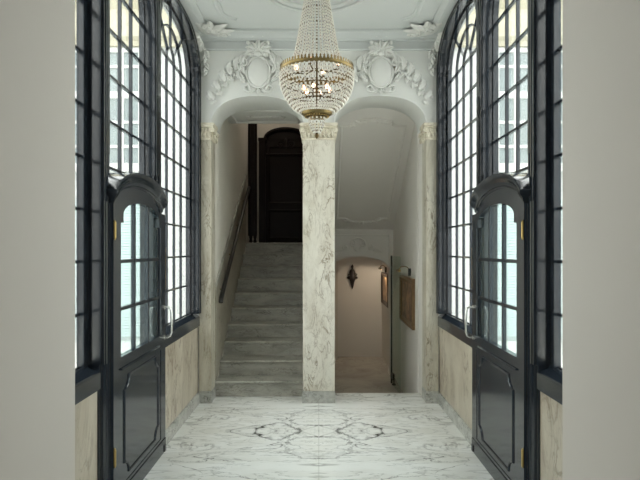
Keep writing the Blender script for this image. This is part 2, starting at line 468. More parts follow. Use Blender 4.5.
def window(s, bay, idx, label):
    y0, y1, g0, g1, n = BAYS[bay]; mp = SIDE(s)
    c, rise = bay_arch(bay); half = (g1 - g0) / 2
    zb = {'near': 1.0, 'middle': 2.13, 'far': 1.0}[bay]
    t = thing('window_%d' % idx, (s * WF, c, zb), label, 'window', kind='structure')
    # sash frame with arched head
    e = 2.4
    A = arch(c, half, ZSPR, rise, 28, e)
    Bo = arch((y0 + y1) / 2, (y1 - y0) / 2, ZSPR, rise + .05, 28, e)
    fr = MB()
    fr.band([(g0, zb)] + A + [(g1, zb)], [(y0, zb)] + Bo + [(y1, zb)], mp, WF, WG + .012)
    fr.box(*sorted((s * WF, s * (WG + .012))), y0, y1, zb - .07, zb)
    fr.build('sash_frame', 'black', t)
    # pane
    MB().prism([(g0, zb)] + A + [(g1, zb)], mp, WG, WG + .004).build('pane', 'glass', t)
    # bars
    def ztop(y):
        q = min(1, abs(y - c) / half); return ZSPR + rise * (1 - q ** e) ** (1 / e)
    bw, d0, d1 = .008, WG - .012, WG + .012
    ys = [g0 + (g1 - g0) * k / n for k in range(1, n)]
    for y in ys:
        zt = ZSPR if bay == 'far' else ztop(y)
        b = MB(); b.box(*sorted((s * d0, s * d1)), y - bw, y + bw, zb, zt); b.build('glazing_bar', 'black', t)
    for z in HB + [ZSPR]:
        if z < zb + .05: continue
        b = MB(); b.box(*sorted((s * (d0 + .002), s * (d1 - .002))), g0, g1, z - .009, z + .009); b.build('glazing_bar', 'black', t)
    if bay == 'far':
        sq = [(-bw, d0), (bw, d0), (bw, d1), (-bw, d1)]
        for r in (.13, .40):
            k = rise / half * 1.12 if r > .2 else 1.0
            P = [(c - r * math.cos(PI * i / 24), ZSPR + r * k * math.sin(PI * i / 24)) for i in range(25)]
            MB().sweep(P, sq, mp).build('fanlight_bar', 'black', t)
        for a in (40, 90, 140):
            ca, sa = math.cos(math.radians(a)), math.sin(math.radians(a))
            r1 = 0.13
            while r1 < 1.2 and ZSPR + r1 * sa < ztop(c + r1 * ca) and abs(r1 * ca) < half: r1 += .005
            MB().sweep([(c + .13 * ca, ZSPR + .13 * sa), (c + r1 * ca, ZSPR + r1 * sa)], sq, mp).build('fanlight_bar', 'black', t)
    # sill
    if bay != 'middle':
        P = [(WL - .022, .855), (WL - .022, .955), (WL - .012, .965), (WF + .01, 1.0), (WG + .012, 1.0), (WG + .012, .855)]
        sl = MB(); mq = lambda w, z, y: (s * w, y, z)
        yb = YE - .0 if bay == 'far' else y1
        sl.prism(P, mq, y0 if bay == 'far' else Y0, yb).build('sill', 'black', t, bevel=.004)
    # architrave following the head, on the face of the screen
    cc = (y0 + y1) / 2; hh = (y1 - y0) / 2; ow = .086 if bay == 'far' else .058
    za = 2.3 if bay == 'middle' else 1.0
    def hoop(o, r, ee): return [(cc - hh - o, za)] + arch(cc, hh + o, ZSPR, r, 32, ee) + [(cc + hh + o, za)]
    am = MB()
    am.band(hoop(-.004, rise + .026, 2.45), hoop(ow, rise + .065, 2.9), mp, W - .010, WF + .01)
    am.band(hoop(.012, rise + .036, 2.5), hoop(ow * .42, rise + .046, 2.62), mp, W - .022, W - .008)
    am.band(hoop(ow * .62, rise + .052, 2.72), hoop(ow * .95, rise + .064, 2.88), mp, W - .026, W - .008)
    am.build('arch_moulding', 'black', t)
    return t

def post(s, y0, y1, idx, label, zb=0.0, zt=3.72, flat=False):
    t = thing('trim_%d' % idx, (s * W, (y0 + y1) / 2, zb), label, 'post', kind='structure')
    w0, w1 = W, WG + .012
    B(*sorted((s * w0, s * w1)), y0, y1, zb, zt).build('post_core', 'black', t, bevel=.004)
    m = (y0 + y1) / 2; h = (y1 - y0)
    mq = lambda y, w, z: (s * w, y, z)
    if not flat:
        P = [(m - h * .36, w0 + .001), (m - h * .33, w0 - .014), (m - h * .18, w0 - .022), (m - h * .10, w0 - .012), (m + h * .10, w0 - .012), (m + h * .18, w0 - .022), (m + h * .33, w0 - .014), (m + h * .36, w0 + .001)]
        MB().prism(P, mq, zb, zt - .1).build('post_moulding', 'black', t)
    return t

TR = 3
for s, nm in ((-1, 'left'), (1, 'right')):
    mp = SIDE(s)
    k = 1 if s < 0 else 4
    window(s, 'near', k, f'tall black framed window nearest the viewer on the {nm} side, mostly hidden')
    window(s, 'middle', k + 1, f'tall black framed window over the arched door on the {nm} side')
    window(s, 'far', k + 2, f'tall arched black window with fanlight bars on the {nm}, beside the end wall')
    post(s, 3.315, 3.433, TR, f'black moulded post at the hinge side of the {nm} door')
    post(s, 4.40, 4.545, TR + 1, f'black moulded post between middle and far windows on the {nm}')
    post(s, 5.98, 6.068, TR + 2, f'black window jamb against the marble pilaster on the {nm}', zb=1.0, flat=True)
    TR += 3
    # plaster spandrels above the arches
    wt = thing('wall_' + nm, (s * WL, 4.3, 0), f'{nm} side wall of the hall, beige marble dado below tall windows', 'wall', kind='structure')
    sp = MB()
    for bay in BAYS:
        y0, y1, g0, g1, n = BAYS[bay]; c, rise = bay_arch(bay)
        A = arch((y0 + y1) / 2, (y1 - y0) / 2, ZSPR, rise + .06, 28, 2.4)
        sp.band(A, [(a, ZC) for a, b in A], mp, W + .012, WG + .012)
    for a, b in ((Y0 - .02, 2.52), (3.315, 3.433), (4.40, 4.545)):
        sp.box(*sorted((s * (W + .012), s * (WG + .012))), a, b, ZSPR, ZC)
    sp.box(*sorted((s * (W + .012), s * (WG + .012))), 6.0, YE, ZSPR, ZC)
    sp.build('plaster_spandrel', 'plaster', wt)
    B(*sorted((s * WL, s * (WG + .012))), Y0, 3.315, 0, .856).build('marble_panel', 'dado', wt)
    B(*sorted((s * WL, s * (WG + .012))), 4.545, YE, 0, .856).build('marble_panel', 'dado', wt)
    # baseboards
    P = [(WL, 0), (WL - .022, 0), (WL - .022, .095), (WL - .012, .115), (WL, .118)]
    mq = lambda w, z, y: (s * w, y, z)
    bb = MB().prism(P, mq, 4.62, 6.07).build('baseboard_' + nm, 'greymarble')
    struct(bb, f'grey marble baseboard along the {nm} wall', 'baseboard')

# ------------------------------------------------------------------ doors of the hall
LW0, LW1 = 1.292, 1.332        # leaf faces
DY0, DY1 = 3.437, 4.60
GY0, GY1 = 3.567, 4.475
DC = (DY0 + DY1) / 2
HC = 3.945                      # crown of the curved door head
def hood_inner(y):
    q = abs(y - HC)
    return 1.992 + .142 * math.sqrt(max(0, 1 - (q / .49) ** 2)) if q < .49 else 1.992

def door(s, idx, nm):
    mp = SIDE(s)
    t = thing('door_%d' % idx, (s * LW1, DC, 0), f'black arched glazed door with brass hinges on the {nm} side of the hall', 'door', kind='structure')
    lf = MB()
    bx = lambda m_, y0, y1, z0, z1, a=LW0, b=LW1: m_.box(*sorted((s * a, s * b)), y0, y1, z0, z1)
    bx(lf, DY0, GY0, .012, 1.88); bx(lf, GY1, DY1, .012, 1.88)
    bx(lf, GY0, GY1, .012, .15); bx(lf, GY0, GY1, .885, 1.0)
    # head: from the glass outline up to the curved top
    nt = .05; cg = (GY0 + GY1) / 2; hg = (GY1 - GY0) / 2 - nt
    G = [(DY0, 1.88), (GY0, 1.88), (GY0 + nt, 1.88), (GY0 + nt, 1.935)]
    G += [(cg + hg * math.sin(a), 1.935 + .10 * math.cos(a)) for a in [(-1 + 2 * i / 22) * PI / 2 for i in range(23)]][1:-1]
    G += [(GY1 - nt, 1.935), (GY1 - nt, 1.88), (GY1, 1.88), (DY1, 1.88)]
    lf.band(G, [(y, hood_inner(y) + .004) for y, z in G], mp, LW0, LW1)
    lf.build('door_frame', 'black', t)
    # lower panel
    pn = MB(); bx(pn, GY0, GY1, .15, .885, LW0 + .004, LW1 - .006); pn.build('lower_panel', 'black', t)
    y0, y1, z0, z1, r = GY0 + .06, GY1 - .06, .19, .862, .09
    def notch(cx, cz, a0): return [(cx + r * math.cos(a0 + i * PI / 2 / 6), cz + r * math.sin(a0 + i * PI / 2 / 6)) for i in range(7)]
    P = []
    for (cx, cz, a0) in ((y0, z0, 0), (y1, z0, PI / 2), (y1, z1, PI), (y0, z1, 1.5 * PI)):
        P += list(reversed(notch(cx, cz, a0)))
    pr = [(0, LW0 + .008), (.002, LW0 - .002), (.008, LW0 - .006), (.014, LW0 - .002), (.016, LW0 + .008)]
    MB().sweep(P, pr, mp, loop=True).build('panel_moulding', 'black', t, smooth=40)
    bd = MB(); bd.sweep([(GY0 - .01, .915), (GY1 - .06, .915)], [(0, LW0 + .002), (0, LW0 - .010), (.006, LW0 - .014), (.012, LW0 - .008), (.014, LW0 + .002)], mp).build('rail_bead', 'black', t)
    # raised border round the leaf foot
    kb = MB(); bx(kb, DY0 + .01, DY1 - .004, .015, .125, LW0 - .006, LW0 + .001); kb.build('kick_rail', 'black', t, bevel=.003)
    # glazing
    MB().prism([(GY0, 1.0)] + G[1:-1] + [(GY1, 1.0)], mp, 1.312, 1.316).build('glass_pane', 'doorglass', t)
    for k in (1, 2):
        y = GY0 + (GY1 - GY0) * k / 3
        q = min(1, abs(y - cg) / hg); zt = 1.935 + .10 * math.sqrt(1 - q * q)
        b = MB(); bx(b, y - .012, y + .012, 1.0, zt, 1.300, 1.326); b.build('glazing_bar', 'black', t)
    for z in (1.312, 1.625):
        b = MB(); bx(b, GY0, GY1, z - .012, z + .012, 1.301, 1.325); b.build('glazing_bar', 'black', t)
    # hinges
    for z0_ in (.335, 1.775):
        h = MB(); mx = s * (LW0 - .004); yy = DY0 + .012
        h.lathe([(.002, z0_ - .012), (.006, z0_ - .006), (.007, z0_), (.009, z0_ + .002), (.009, z0_ + .10), (.007, z0_ + .102), (.006, z0_ + .108), (.002, z0_ + .114)], (mx, yy), 12)
        h.box(*sorted((s * (LW0 - .003), s * (LW0 + .001))), yy, yy + .012, z0_ + .004, z0_ + .098)
        h.build('hinge', 'gold', t, smooth=40)
    # pull handle
    hb = MB(); ye = DY1 - .045; z0_, z1_ = .972, 1.225
    pts = [(s * (LW0 + .002), ye, z0_), (s * (LW0 - .03), ye, z0_), (s * (LW0 - .052), ye, z0_ + .012), (s * (LW0 - .062), ye, z0_ + .04),
           (s * (LW0 - .066), ye, (z0_ + z1_) / 2), (s * (LW0 - .062), ye, z1_ - .04), (s * (LW0 - .052), ye, z1_ - .012), (s * (LW0 - .03), ye, z1_), (s * (LW0 + .002), ye, z1_)]
    hb.tube(pts, [.009, .009, .009, .01, .011, .01, .009, .009, .009], 10)
    for z in (z0_, z1_):
        hb.tube([(s * (LW0 + .001), ye, z), (s * (LW0 - .008), ye, z)], .021, 12)
    tag(hb.build('handle', 'steel', t, smooth=50), 'curved steel pull handle')
    # lock strip on the closing edge
    B(*sorted((s * (LW0 + .0), s * (LW0 + .016))), DY1, DY1 + .012, 1.37, 1.72).build('strike_plate', 'gold', t)
    # floor stop
    stp = MB(); stp.box(*sorted((s * (LW0 - .014), s * (LW0 + .0))), DY1 - .06, DY1 - .02, .02, .075); stp.build('floor_bolt', 'rail', t, bevel=.004)
    # curved hood over the door
    n = 36
    P = [(DY0 - .012, 1.995)] + [(HC - .49 * math.cos(PI * i / n), 1.996 + .142 * math.sin(PI * i / n)) for i in range(3, n - 2)] + [(HC + .50, 1.995), (4.475, 1.995)]
    pr = [(0, WG + .01), (0, 1.288), (.012, 1.283), (.016, 1.276), (.034, 1.273), (.044, 1.266), (.060, 1.250), (.076, 1.241), (.096, 1.238), (.102, 1.245), (.102, WG + .01)]
    MB().sweep(P, pr, mp).build('door_hood', 'black', t, smooth=35)
    # jamb beyond the closing edge
    jb = MB(); bx(jb, DY1 + .004, DY1 + .03, 0, 1.995, LW0 + .016, WL); jb.build('door_jamb', 'black', t)
    jb = MB(); bx(jb, 3.433 - .028, DY0 - .004, 0, 1.995, LW0 + .012, W - .001); jb.build('door_jamb', 'black', t)
    return t
door(-1, 1, 'left'); door(1, 2, 'right')

# ------------------------------------------------------------------ plaster ornament
def cartouche(xc, s, label):
    """s: side on which the foliage trails down outward"""
    t = thing('plaster_cartouche', (xc, YE, 3.40), label, 'ornament')
    mp0 = XZ(YE - .001); zc = 3.68
    mp = lambda a, b, d: mp0(xc + s * a * 1.22, zc + (b - zc) * 1.12, d * 1.15)
    sh = MB(); rings = []
    for r, d in ((1, 0), (1, .02), (.9, .034), (.6, .046), (.25, .052), (.02, .053)):
        rings.append([mp(.1 * r * math.cos(2 * PI * k / 28), zc + .142 * r * math.sin(2 * PI * k / 28) * (1 - .06 * math.cos(4 * PI * k / 28)), d) for k in range(28)])
    sh.loft(rings).build('shield', 'relief', t, smooth=60)
    rm = MB()
    P = [mp(.108 * math.cos(2 * PI * k / 36), zc + .15 * math.sin(2 * PI * k / 36), .018) for k in range(36)]
    rm.tube(P, [.015 + .004 * math.cos(6 * 2 * PI * k / 36) for k in range(36)], 8, loop=True)
    for sd in (-1, 1):
        rm.spiral((sd * .095, zc - .155), .055, 1.3, PI / 2 + sd * .3, sd, .016, mp, .016)
        rm.spiral((sd * .135, zc + .09), .066, 1.2, -PI / 2, sd, .015, mp, .016)
        rm.spiral((sd * .055, zc + .185), .04, 1.2, -PI / 2, -sd, .012, mp, .016)
    rm.build('scroll_frame', 'relief', t, smooth=60)
    cr = MB()
    for a in (-62, -38, -18, 0, 18, 38, 62):
        cr.leaf((.02 * math.sin(math.radians(a)), zc + .175), PI / 2 - math.radians(a), .195 - .0012 * abs(a), .078, mp, .004, math.radians(-a) * 1.2, 9, .062)
    cr.blob((0, zc + .18, .03), (.035, .028, .03), mp)
    for sd in (-1, 1):
        cr.blob((sd * .045, zc + .345, .05), (.024, .02, .02), mp); cr.blob((sd * .09, zc + .285, .04), (.02, .02, .02), mp)
    cr.blob((0, zc + .37, .055), (.022, .024, .022), mp)
    cr.build('crest_leaves', 'relief', t, smooth=60)
    for sd, m in ((1, 1.0), (-1, .85)):
        lv = MB()
        for i in range(6):
            f = i / 5
            x = sd * (.145 + .255 * f * m); z = zc + .06 - .32 * f + .05 * math.sin(f * PI)
            lv.leaf((x, z), (PI / 2 if sd > 0 else PI / 2) - sd * (.2 + .9 * f), .19 - .07 * f, .08, mp, .002, sd * 1.6, 9, .042)
            lv.leaf((x - sd * .01, z - .01), -PI / 2 + sd * (.2 + .5 * f), .10 - .04 * f, .045, mp, .002, -sd * 1.4, 8, .034)
            if i % 2 == 0: lv.spiral((x + sd * .02, z - .01), .036 - .01 * f, 1.2, PI * .8, -sd, .010, mp, .014)
            lv.blob((x + sd * .025, z - .045, .018), (.017, .017, .017), mp)
        for i in range(3):
            lv.leaf((sd * (.12 + .01 * i), zc - .09 + .085 * i), PI / 2 - sd * (.9 - .35 * i), .12, .05, mp, .004, sd * 1.2, 8, .05)
        lv.build('trailing_leaves', 'relief', t, smooth=60)
    bt = MB()
    for a in (-60, -30, 0, 30, 60):
        bt.leaf((.05 * math.sin(math.radians(a)), zc - .155), -PI / 2 + math.radians(a), .075, .04, mp, .002, math.radians(a), 7, .03)
    bt.build('foot_leaves', 'relief', t, smooth=60)
    return t
cartouche(-.672, -1, 'white plaster cartouche with oval shield over the staircase arch')
cartouche(.692, 1, 'white plaster cartouche with oval shield over the passage arch')

def corner_ornament(s, nm):
    t = thing('corner_ornament', (s * WL, YE, 3.6), f'white plaster acanthus cluster in the {nm} ceiling corner', 'ornament')
    mp0 = XZ(YE - .012)
    mp = lambda a, b, d: mp0(s * a, b, d)
    m = MB()
    # drop below the cornice on the end wall
    for i in range(4):
        m.leaf((1.27 - .006 * i, 3.93 - .075 * i), -PI / 2 + (.25 if i % 2 else -.25), .12 - .012 * i, .07 - .008 * i, mp, .0, .6 if i % 2 else -.6, 8, .045)
        m.blob((1.275, 3.93 - .075 * i, .02), (.02, .025, .025), mp)
    m.build('leaf_drop', 'relief', t, smooth=60)
    c = MB()
    pc = lambda a, b, d: (s * a, b, 4.075 - d)
    for i, a in enumerate((180, 200, 222, 245, 268)):
        c.leaf((1.24, 6.0), math.radians(a), .42 - .05 * abs(i - 2) + .1 * (i in (0, 4)), .115, pc, -.01, (i - 2) * .3, 10, .03)
    for i, (x, y) in enumerate(((1.10, 5.96), (1.19, 5.85), (1.03, 5.98), (1.2, 5.76), (1.13, 5.88))):
        c.spiral((x, y), .045, 1.2, i, 1 if i % 2 else -1, .014, pc, .02)
        c.blob((x + .02, y, .01), (.025, .025, .03), pc)
    c.build('leaf_cluster', 'relief', t, smooth=60)
    d = MB()
    ms = lambda a, b, dd: (s * (WL - .02 - dd), a, b)
    for i in range(4):
        d.leaf((6.03 - .05 * i, 4.03), -PI / 2 + (.3 - .25 * i), .16 - .025 * i, .07, ms, .0, -.5, 8, .05)
    d.build('leaf_fan', 'relief', t, smooth=60)
corner_ornament(-1, 'left'); corner_ornament(1, 'right')

# ------------------------------------------------------------------ staircase behind the left arch
RS, TS, YS = .182, .292, 6.34
st = thing('staircase', (-.69, YS, 0), 'grey marble staircase climbing behind the left archway', 'stairs')
sx0, sx1 = -1.208, -.172
for k in range(10):
    y0 = YS + k * TS; z = RS * (k + 1)
    y1 = YS + (k + 1) * TS + .02 if k < 9 else 9.98
    m = MB(); m.box(sx0, sx1, y0, y1, z - RS - (.0 if k else .0), z - .032)
    P = [(y0 - .028, z - .030), (y0 - .034, z - .02), (y0 - .034, z - .008), (y0 - .026, z), (y1, z), (y1, z - .032)]
    if k == 9: sxa, sxb = sx0, sx1
    m.prism(P, lambda y, zz, x: (x, y, zz), sx0, sx1)
    m.build('step', 'step', st)
ZL = RS * 10
# walls
wb = struct(B(-1.44, -1.21, 6.62, 10.6, 0, 4.6).build('wall_stair_left', 'stairwall'), 'beige wall on the left of the staircase', 'wall')
struct(B(-1.6, .35, 10.0, 10.2, -.4, 4.6).build('wall_stair_back', 'stairwall'), 'tan wall at the top of the staircase around the dark door', 'wall')
core = MB(); core.box(-.17, .17, 6.30, 10.36, -.4, 3.11); core.box(-.17, .17, 6.62, 10.0, 3.11, 4.6)
struct(core.build('wall_core', 'passage'), 'wall between staircase and passage, behind the middle pillar', 'wall')
sof = struct(B(-1.21, -.17, 6.62, 7.43, 3.42, 4.6).build('trim_20', 'plaster'), 'white plaster soffit above the foot of the staircase', 'soffit')
struct(B(-1.6, 1.6, 6.60, 10.6, 4.6, 4.75).build('ceiling_stair', 'plaster'), 'ceiling high above the staircase', 'ceiling')
struct(B(-.17, 1.25, 8.95, 10.2, 1.86, 4.6).build('wall_upper', 'stairwall'), 'upper wall right of the landing, hidden by the pillar', 'wall')
# relief on the soffit
so = sof
ps = lambda a, b, d: (a, b, 3.42 - d)
m = MB()
for sd in (-1, 1):
    for i in range(4):
        m.leaf((-.69 + sd * .05 * i, 7.02), PI / 2 - sd * (PI / 2 + .3 - .2 * i), .16, .06, ps, .0, sd * .9, 8, .025)
    m.spiral((-.69 + sd * .2, 7.0), .05, 1.2, 0, sd, .01, ps, .01)
m.blob((-.69, 7.02, .005), (.04, .04, .02), ps)
m.build('leaf_relief', 'relief', so, smooth=60)
m = MB(); m.sweep([(-1.12, 6.72), (-.26, 6.72), (-.26, 7.33), (-1.12, 7.33)], [(0, 3.422), (0, 3.405), (.02, 3.40), (.03, 3.422)], PLAN, loop=True)
m.build('border_moulding', 'relief', so)

# raking marble dado + handrail
rk = RS / TS
dd = thing('trim_21', (-1.2, 7.6, 1.2), 'raking marble dado beside the stair handrail', 'dado', kind='structure')
yA, yB = 6.37, 8.98
zr = lambda y, off: (y - YS) * rk + off
MB().prism([(yA, zr(yA, .12)), (yB, zr(yB, .12)), (yB, zr(yB, 1.25)), (yA, zr(yA, 1.25))], lambda y, z, x: (x, y, z), -1.215, -1.198).build('marble_slab', 'stairdado', dd)
MB().prism([(yA, zr(yA, 1.25)), (yB + .02, zr(yB + .02, 1.25)), (yB + .02, zr(yB + .02, 1.29)), (yA, zr(yA, 1.29))], lambda y, z, x: (x, y, z), -1.215, -1.186).build('dado_cap', 'step', dd, bevel=.004)
hr = thing('handrail', (-1.15, 7.5, 1.9), 'dark handrail rising along the left wall of the staircase', 'handrail')
ya, yb = 6.36, 8.86
m = MB()
P = []
for i in range(13):
    y = ya + (yb - ya) * i / 12; P.append((-1.135, y, zr(y, 1.05) + .08))
P = [(-1.135, ya - .03, P[0][2] - .05)] + P + [(-1.135, yb + .05, P[-1][2] + .02)]
m.tube(P, .027, 12); m.build('rail', 'rail', hr, smooth=60)
for i in range(4):
    y = ya + .25 + (yb - ya - .5) * i / 3; z = zr(y, 1.05) + .08
    MB().tube([(-1.135, y, z - .02), (-1.14, y, z - .06), (-1.2, y, z - .075)], .007, 8).build('bracket', 'brass', hr, smooth=60)

# arched dark door at the top
dt = thing('door_3', (-.60, 9.98, ZL), 'dark arched wooden door at the top of the stairs', 'door', kind='structure')
dc, dh = -.60, .47
yF = 9.98
mpd = XZ(yF)
zs = 3.72
m = MB(); m.box(dc - dh + .04, dc + dh - .04, yF, yF + .02, ZL, zs)
A = arch(dc, dh - .12, zs, .16, 20); m.band([(a, zs - .02) for a, b in A], A, mpd, -.02, .0)
m.build('leaf', 'wood', dt)
for a, b in ((ZL + .08, ZL + .62), (ZL + .72, zs - .12)):
    MB().sweep([(dc - dh + .14, a), (dc + dh - .14, a), (dc + dh - .14, b), (dc - dh + .14, b)], [(0, 0), (0, .014), (.012, .024), (.03, .016), (.04, 0)], mpd, loop=True).build('panel_moulding', 'wood', dt)
m = MB(); m.sweep(arch(dc, dh - .12, zs, .16, 24), [(0, -.02), (0, .05), (.02, .07), (.05, .07), (.06, .04), (.06, -.02)], mpd); m.build('arch_frame', 'wood', dt, smooth=40)
m = MB(); m.box(dc - dh - .02, dc - dh + .10, yF - .06, yF + .02, ZL, zs); m.box(dc - dh - .03, dc - dh + .13, yF - .075, yF + .02, zs - .04, zs + .02)
m.build('side_frame', 'wood', dt, bevel=.006)
m = MB(); m.box(dc + dh - .10, dc + dh + .02, yF - .06, yF + .02, ZL, zs); m.box(dc + dh - .13, dc + dh + .03, yF - .075, yF + .02, zs - .04, zs + .02)
m.build('side_frame', 'wood', dt, bevel=.006)
m = MB(); m.sweep([(dc - dh + .1, zs - .30), (dc + dh - .1, zs - .30)], [(0, 0), (0, .02), (.02, .035), (.04, .02), (.05, 0)], mpd)
m.build('transom_rail', 'wood', dt)
m = MB(); m.spiral((dc - .1, zs - .1), .08, 1.3, 0, 1, .012, mpd, .01); m.spiral((dc + .1, zs - .1), .08, 1.3, PI, -1, .012, mpd, .01)
m.leaf((dc, zs - .16), PI / 2, .22, .08, mpd, .0, 0, 9, .03); m.build('carved_crest', 'wood', dt, smooth=60)
# dark leaf standing open at the landing
ol = thing('wooden_screen', (-1.13, 9.35, ZL), 'tall narrow dark wooden panel left of the upper door', 'panel')
B(-1.205, -1.055, 9.30, 9.36, ZL + .12, 4.10).build('panel_board', 'wood', ol, bevel=.008)
m = MB(); m.sweep([(-1.175, ZL + .3), (-1.085, ZL + .3), (-1.085, 3.95), (-1.175, 3.95)], [(0, 0), (0, .008), (.01, .012), (.016, 0)], XZ(9.30), loop=True); m.build('panel_moulding', 'wood', ol)
for x in (-1.16,):
    MB().lathe([(.02, ZL), (.035, ZL + .02), (.02, ZL + .06), (.03, ZL + .10), (.03, ZL + .13)], (x, 9.33), 12).build('foot', 'wood', ol, smooth=50)
    MB().lathe([(.02, ZL), (.035, ZL + .02), (.02, ZL + .06), (.03, ZL + .10), (.03, ZL + .13)], (x + .07, 9.33), 12).build('foot', 'wood', ol, smooth=50)

# ------------------------------------------------------------------ passage behind the right arch
ZP = -.32
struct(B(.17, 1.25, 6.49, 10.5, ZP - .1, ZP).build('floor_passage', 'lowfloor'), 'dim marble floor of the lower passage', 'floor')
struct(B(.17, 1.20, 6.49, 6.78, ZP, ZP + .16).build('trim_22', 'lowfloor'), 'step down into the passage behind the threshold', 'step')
struct(B(1.20, 1.44, 6.62, 10.6, -.4, 4.6).build('wall_passage_right', 'passage'), 'grey wall of the passage with two paintings', 'wall')
struct(B(-.17, 1.25, 10.36, 10.5, -.4, 2.0).build('wall_passage_back', 'passage'), 'plain wall at the far end of the passage', 'wall')
struct(B(-.17, 1.25, 8.97, 10.36, 1.72, 1.86).build('ceiling_passage', 'passage'), 'low ceiling behind the inner arch', 'ceiling')
# sloping underside of the upper flight
sl = thing('ceiling_slope', (.68, 7.7, 2.7), 'sloping plaster ceiling of the passage with moulded panel', 'ceiling', kind='structure')
yA, zA, yB, zB = 6.60, 3.42, 8.80, 2.03
MB().prism([(yA, zA), (yB, zB), (yB, zB + 2.4), (yA, zA + 1.1)], lambda y, z, x: (x, y, z), .16, 1.21).build('slope_plaster', 'passage', sl)
ln = math.hypot(yB - yA, zB - zA); ux, uz = (yB - yA) / ln, (zB - zA) / ln
def mpS(a, b, d):  # a across x, b along the slope from the top, d down out of the plaster
    return (a, yA + ux * b + uz * d, zA + uz * b - ux * d)
P = [(.27, .30), (.42, .30), (.52, .20), (.685, .16), (.85, .20), (.95, .30), (1.10, .30), (1.10, ln - .30), (.95, ln - .30), (.85, ln - .22), (.685, ln - .18), (.52, ln - .22), (.42, ln - .30), (.27, ln - .30)]
MB().sweep(P, [(0, -.004), (0, .012), (.012, .02), (.026, .012), (.034, -.004)], mpS, loop=True).build('panel_moulding', 'passage', sl, smooth=40)
m = MB()
for b0, sg in ((.20, 1), (ln - .2, -1)):
    for sd in (-1, 1):
        for i in range(3):
            m.leaf((.685 + sd * .06 * i, b0 + sg * .02 * i), (0 if sd > 0 else PI) + sg * sd * (.5 - .2 * i), .14, .05, mpS, 0, -sg * sd * .9, 8, .03)
        m.spiral((.685 + sd * .26, b0 + sg * .09), .05, 1.3, 0, sd * sg, .010, mpS, .01)
    m.blob((.685, b0, .01), (.04, .04, .03), mpS)
m.build('leaf_relief', 'passage', sl, smooth=60)
# inner arch
ia = thing('wall_inner_arch', (.68, 8.8, ZP), 'inner wall of the passage with a low elliptical arch', 'wall', kind='structure')
A = arch(.66, .48, 1.36, .235, 28, 2.1)
m = MB(); m.band(A, [(a, 2.4) for a, b in A], mpE, 8.80, 8.97); m.box(1.14, 1.21, 8.80, 8.97, ZP, 2.4); m.box(.15, .18, 8.80, 8.97, ZP, 2.4)
m.build('arched_lintel', 'passage', ia)
mi = XZ(8.80)
ir = MB(); ir.sweep([(.26, 1.93), (1.12, 1.93), (1.12, 1.50)], [(0, 0), (0, .008), (.012, .012), (.018, 0)], mi)
ir.build('panel_moulding', 'passage', ia)
m = MB()
for sd in (-1, 1):
    m.spiral((.63 + sd * .09, 1.80), .06, 1.2, PI / 2, sd, .016, mi, .012)
    m.spiral((.63 + sd * .2, 1.74), .05, 1.2, PI / 2, -sd, .015, mi, .012)
    m.leaf((.63 + sd * .24, 1.70), (0 if sd > 0 else PI), .18, .05, mi, 0, -sd * .6, 8, .02)
    m.leaf((.63, 1.68), PI / 2 - sd * .9, .14, .05, mi, 0, sd * .9, 8, .02)
m.tube([mi(.63 + .12 * math.cos(PI * i / 12), 1.79 + .10 * math.sin(PI * i / 12), .008) for i in range(13)], .015, 6)
m.build('leaf_relief', 'passage', ia, smooth=60)
bsm = MB(); bsm.box(.17, 1.195, 10.345, 10.36, ZP, ZP + .07)
struct(bsm.build('baseboard_passage', 'passage'), 'low skirting at the far end of the passage', 'baseboard')

# glass door leaf, standing open
gd = thing('glass_door', (1.11, 7.9, ZP), 'frameless glass door standing open along the passage wall', 'glass door')
m = MB(); m.prism([(1.098, 8.26), (1.122, 7.52), (1.128, 7.52), (1.104, 8.26)], PLAN, ZP + .015, 1.61).build('glass_leaf', 'greenglass', gd)
m = MB(); m.box(1.088, 1.112, 8.255, 8.275, ZP + .005, 1.615); m.build('edge_profile', 'darksteel', gd)
m = MB(); m.box(1.098, 1.13, 8.12, 8.25, ZP + .08, ZP + .17); m.build('patch_fitting', 'darksteel', gd, bevel=.004)
m = MB(); m.lathe([(.03, ZP), (.03, ZP + .012), (.012, ZP + .03), (.012, ZP + .09)], (1.125, 8.17), 12); m.build('floor_pivot', 'darksteel', gd)

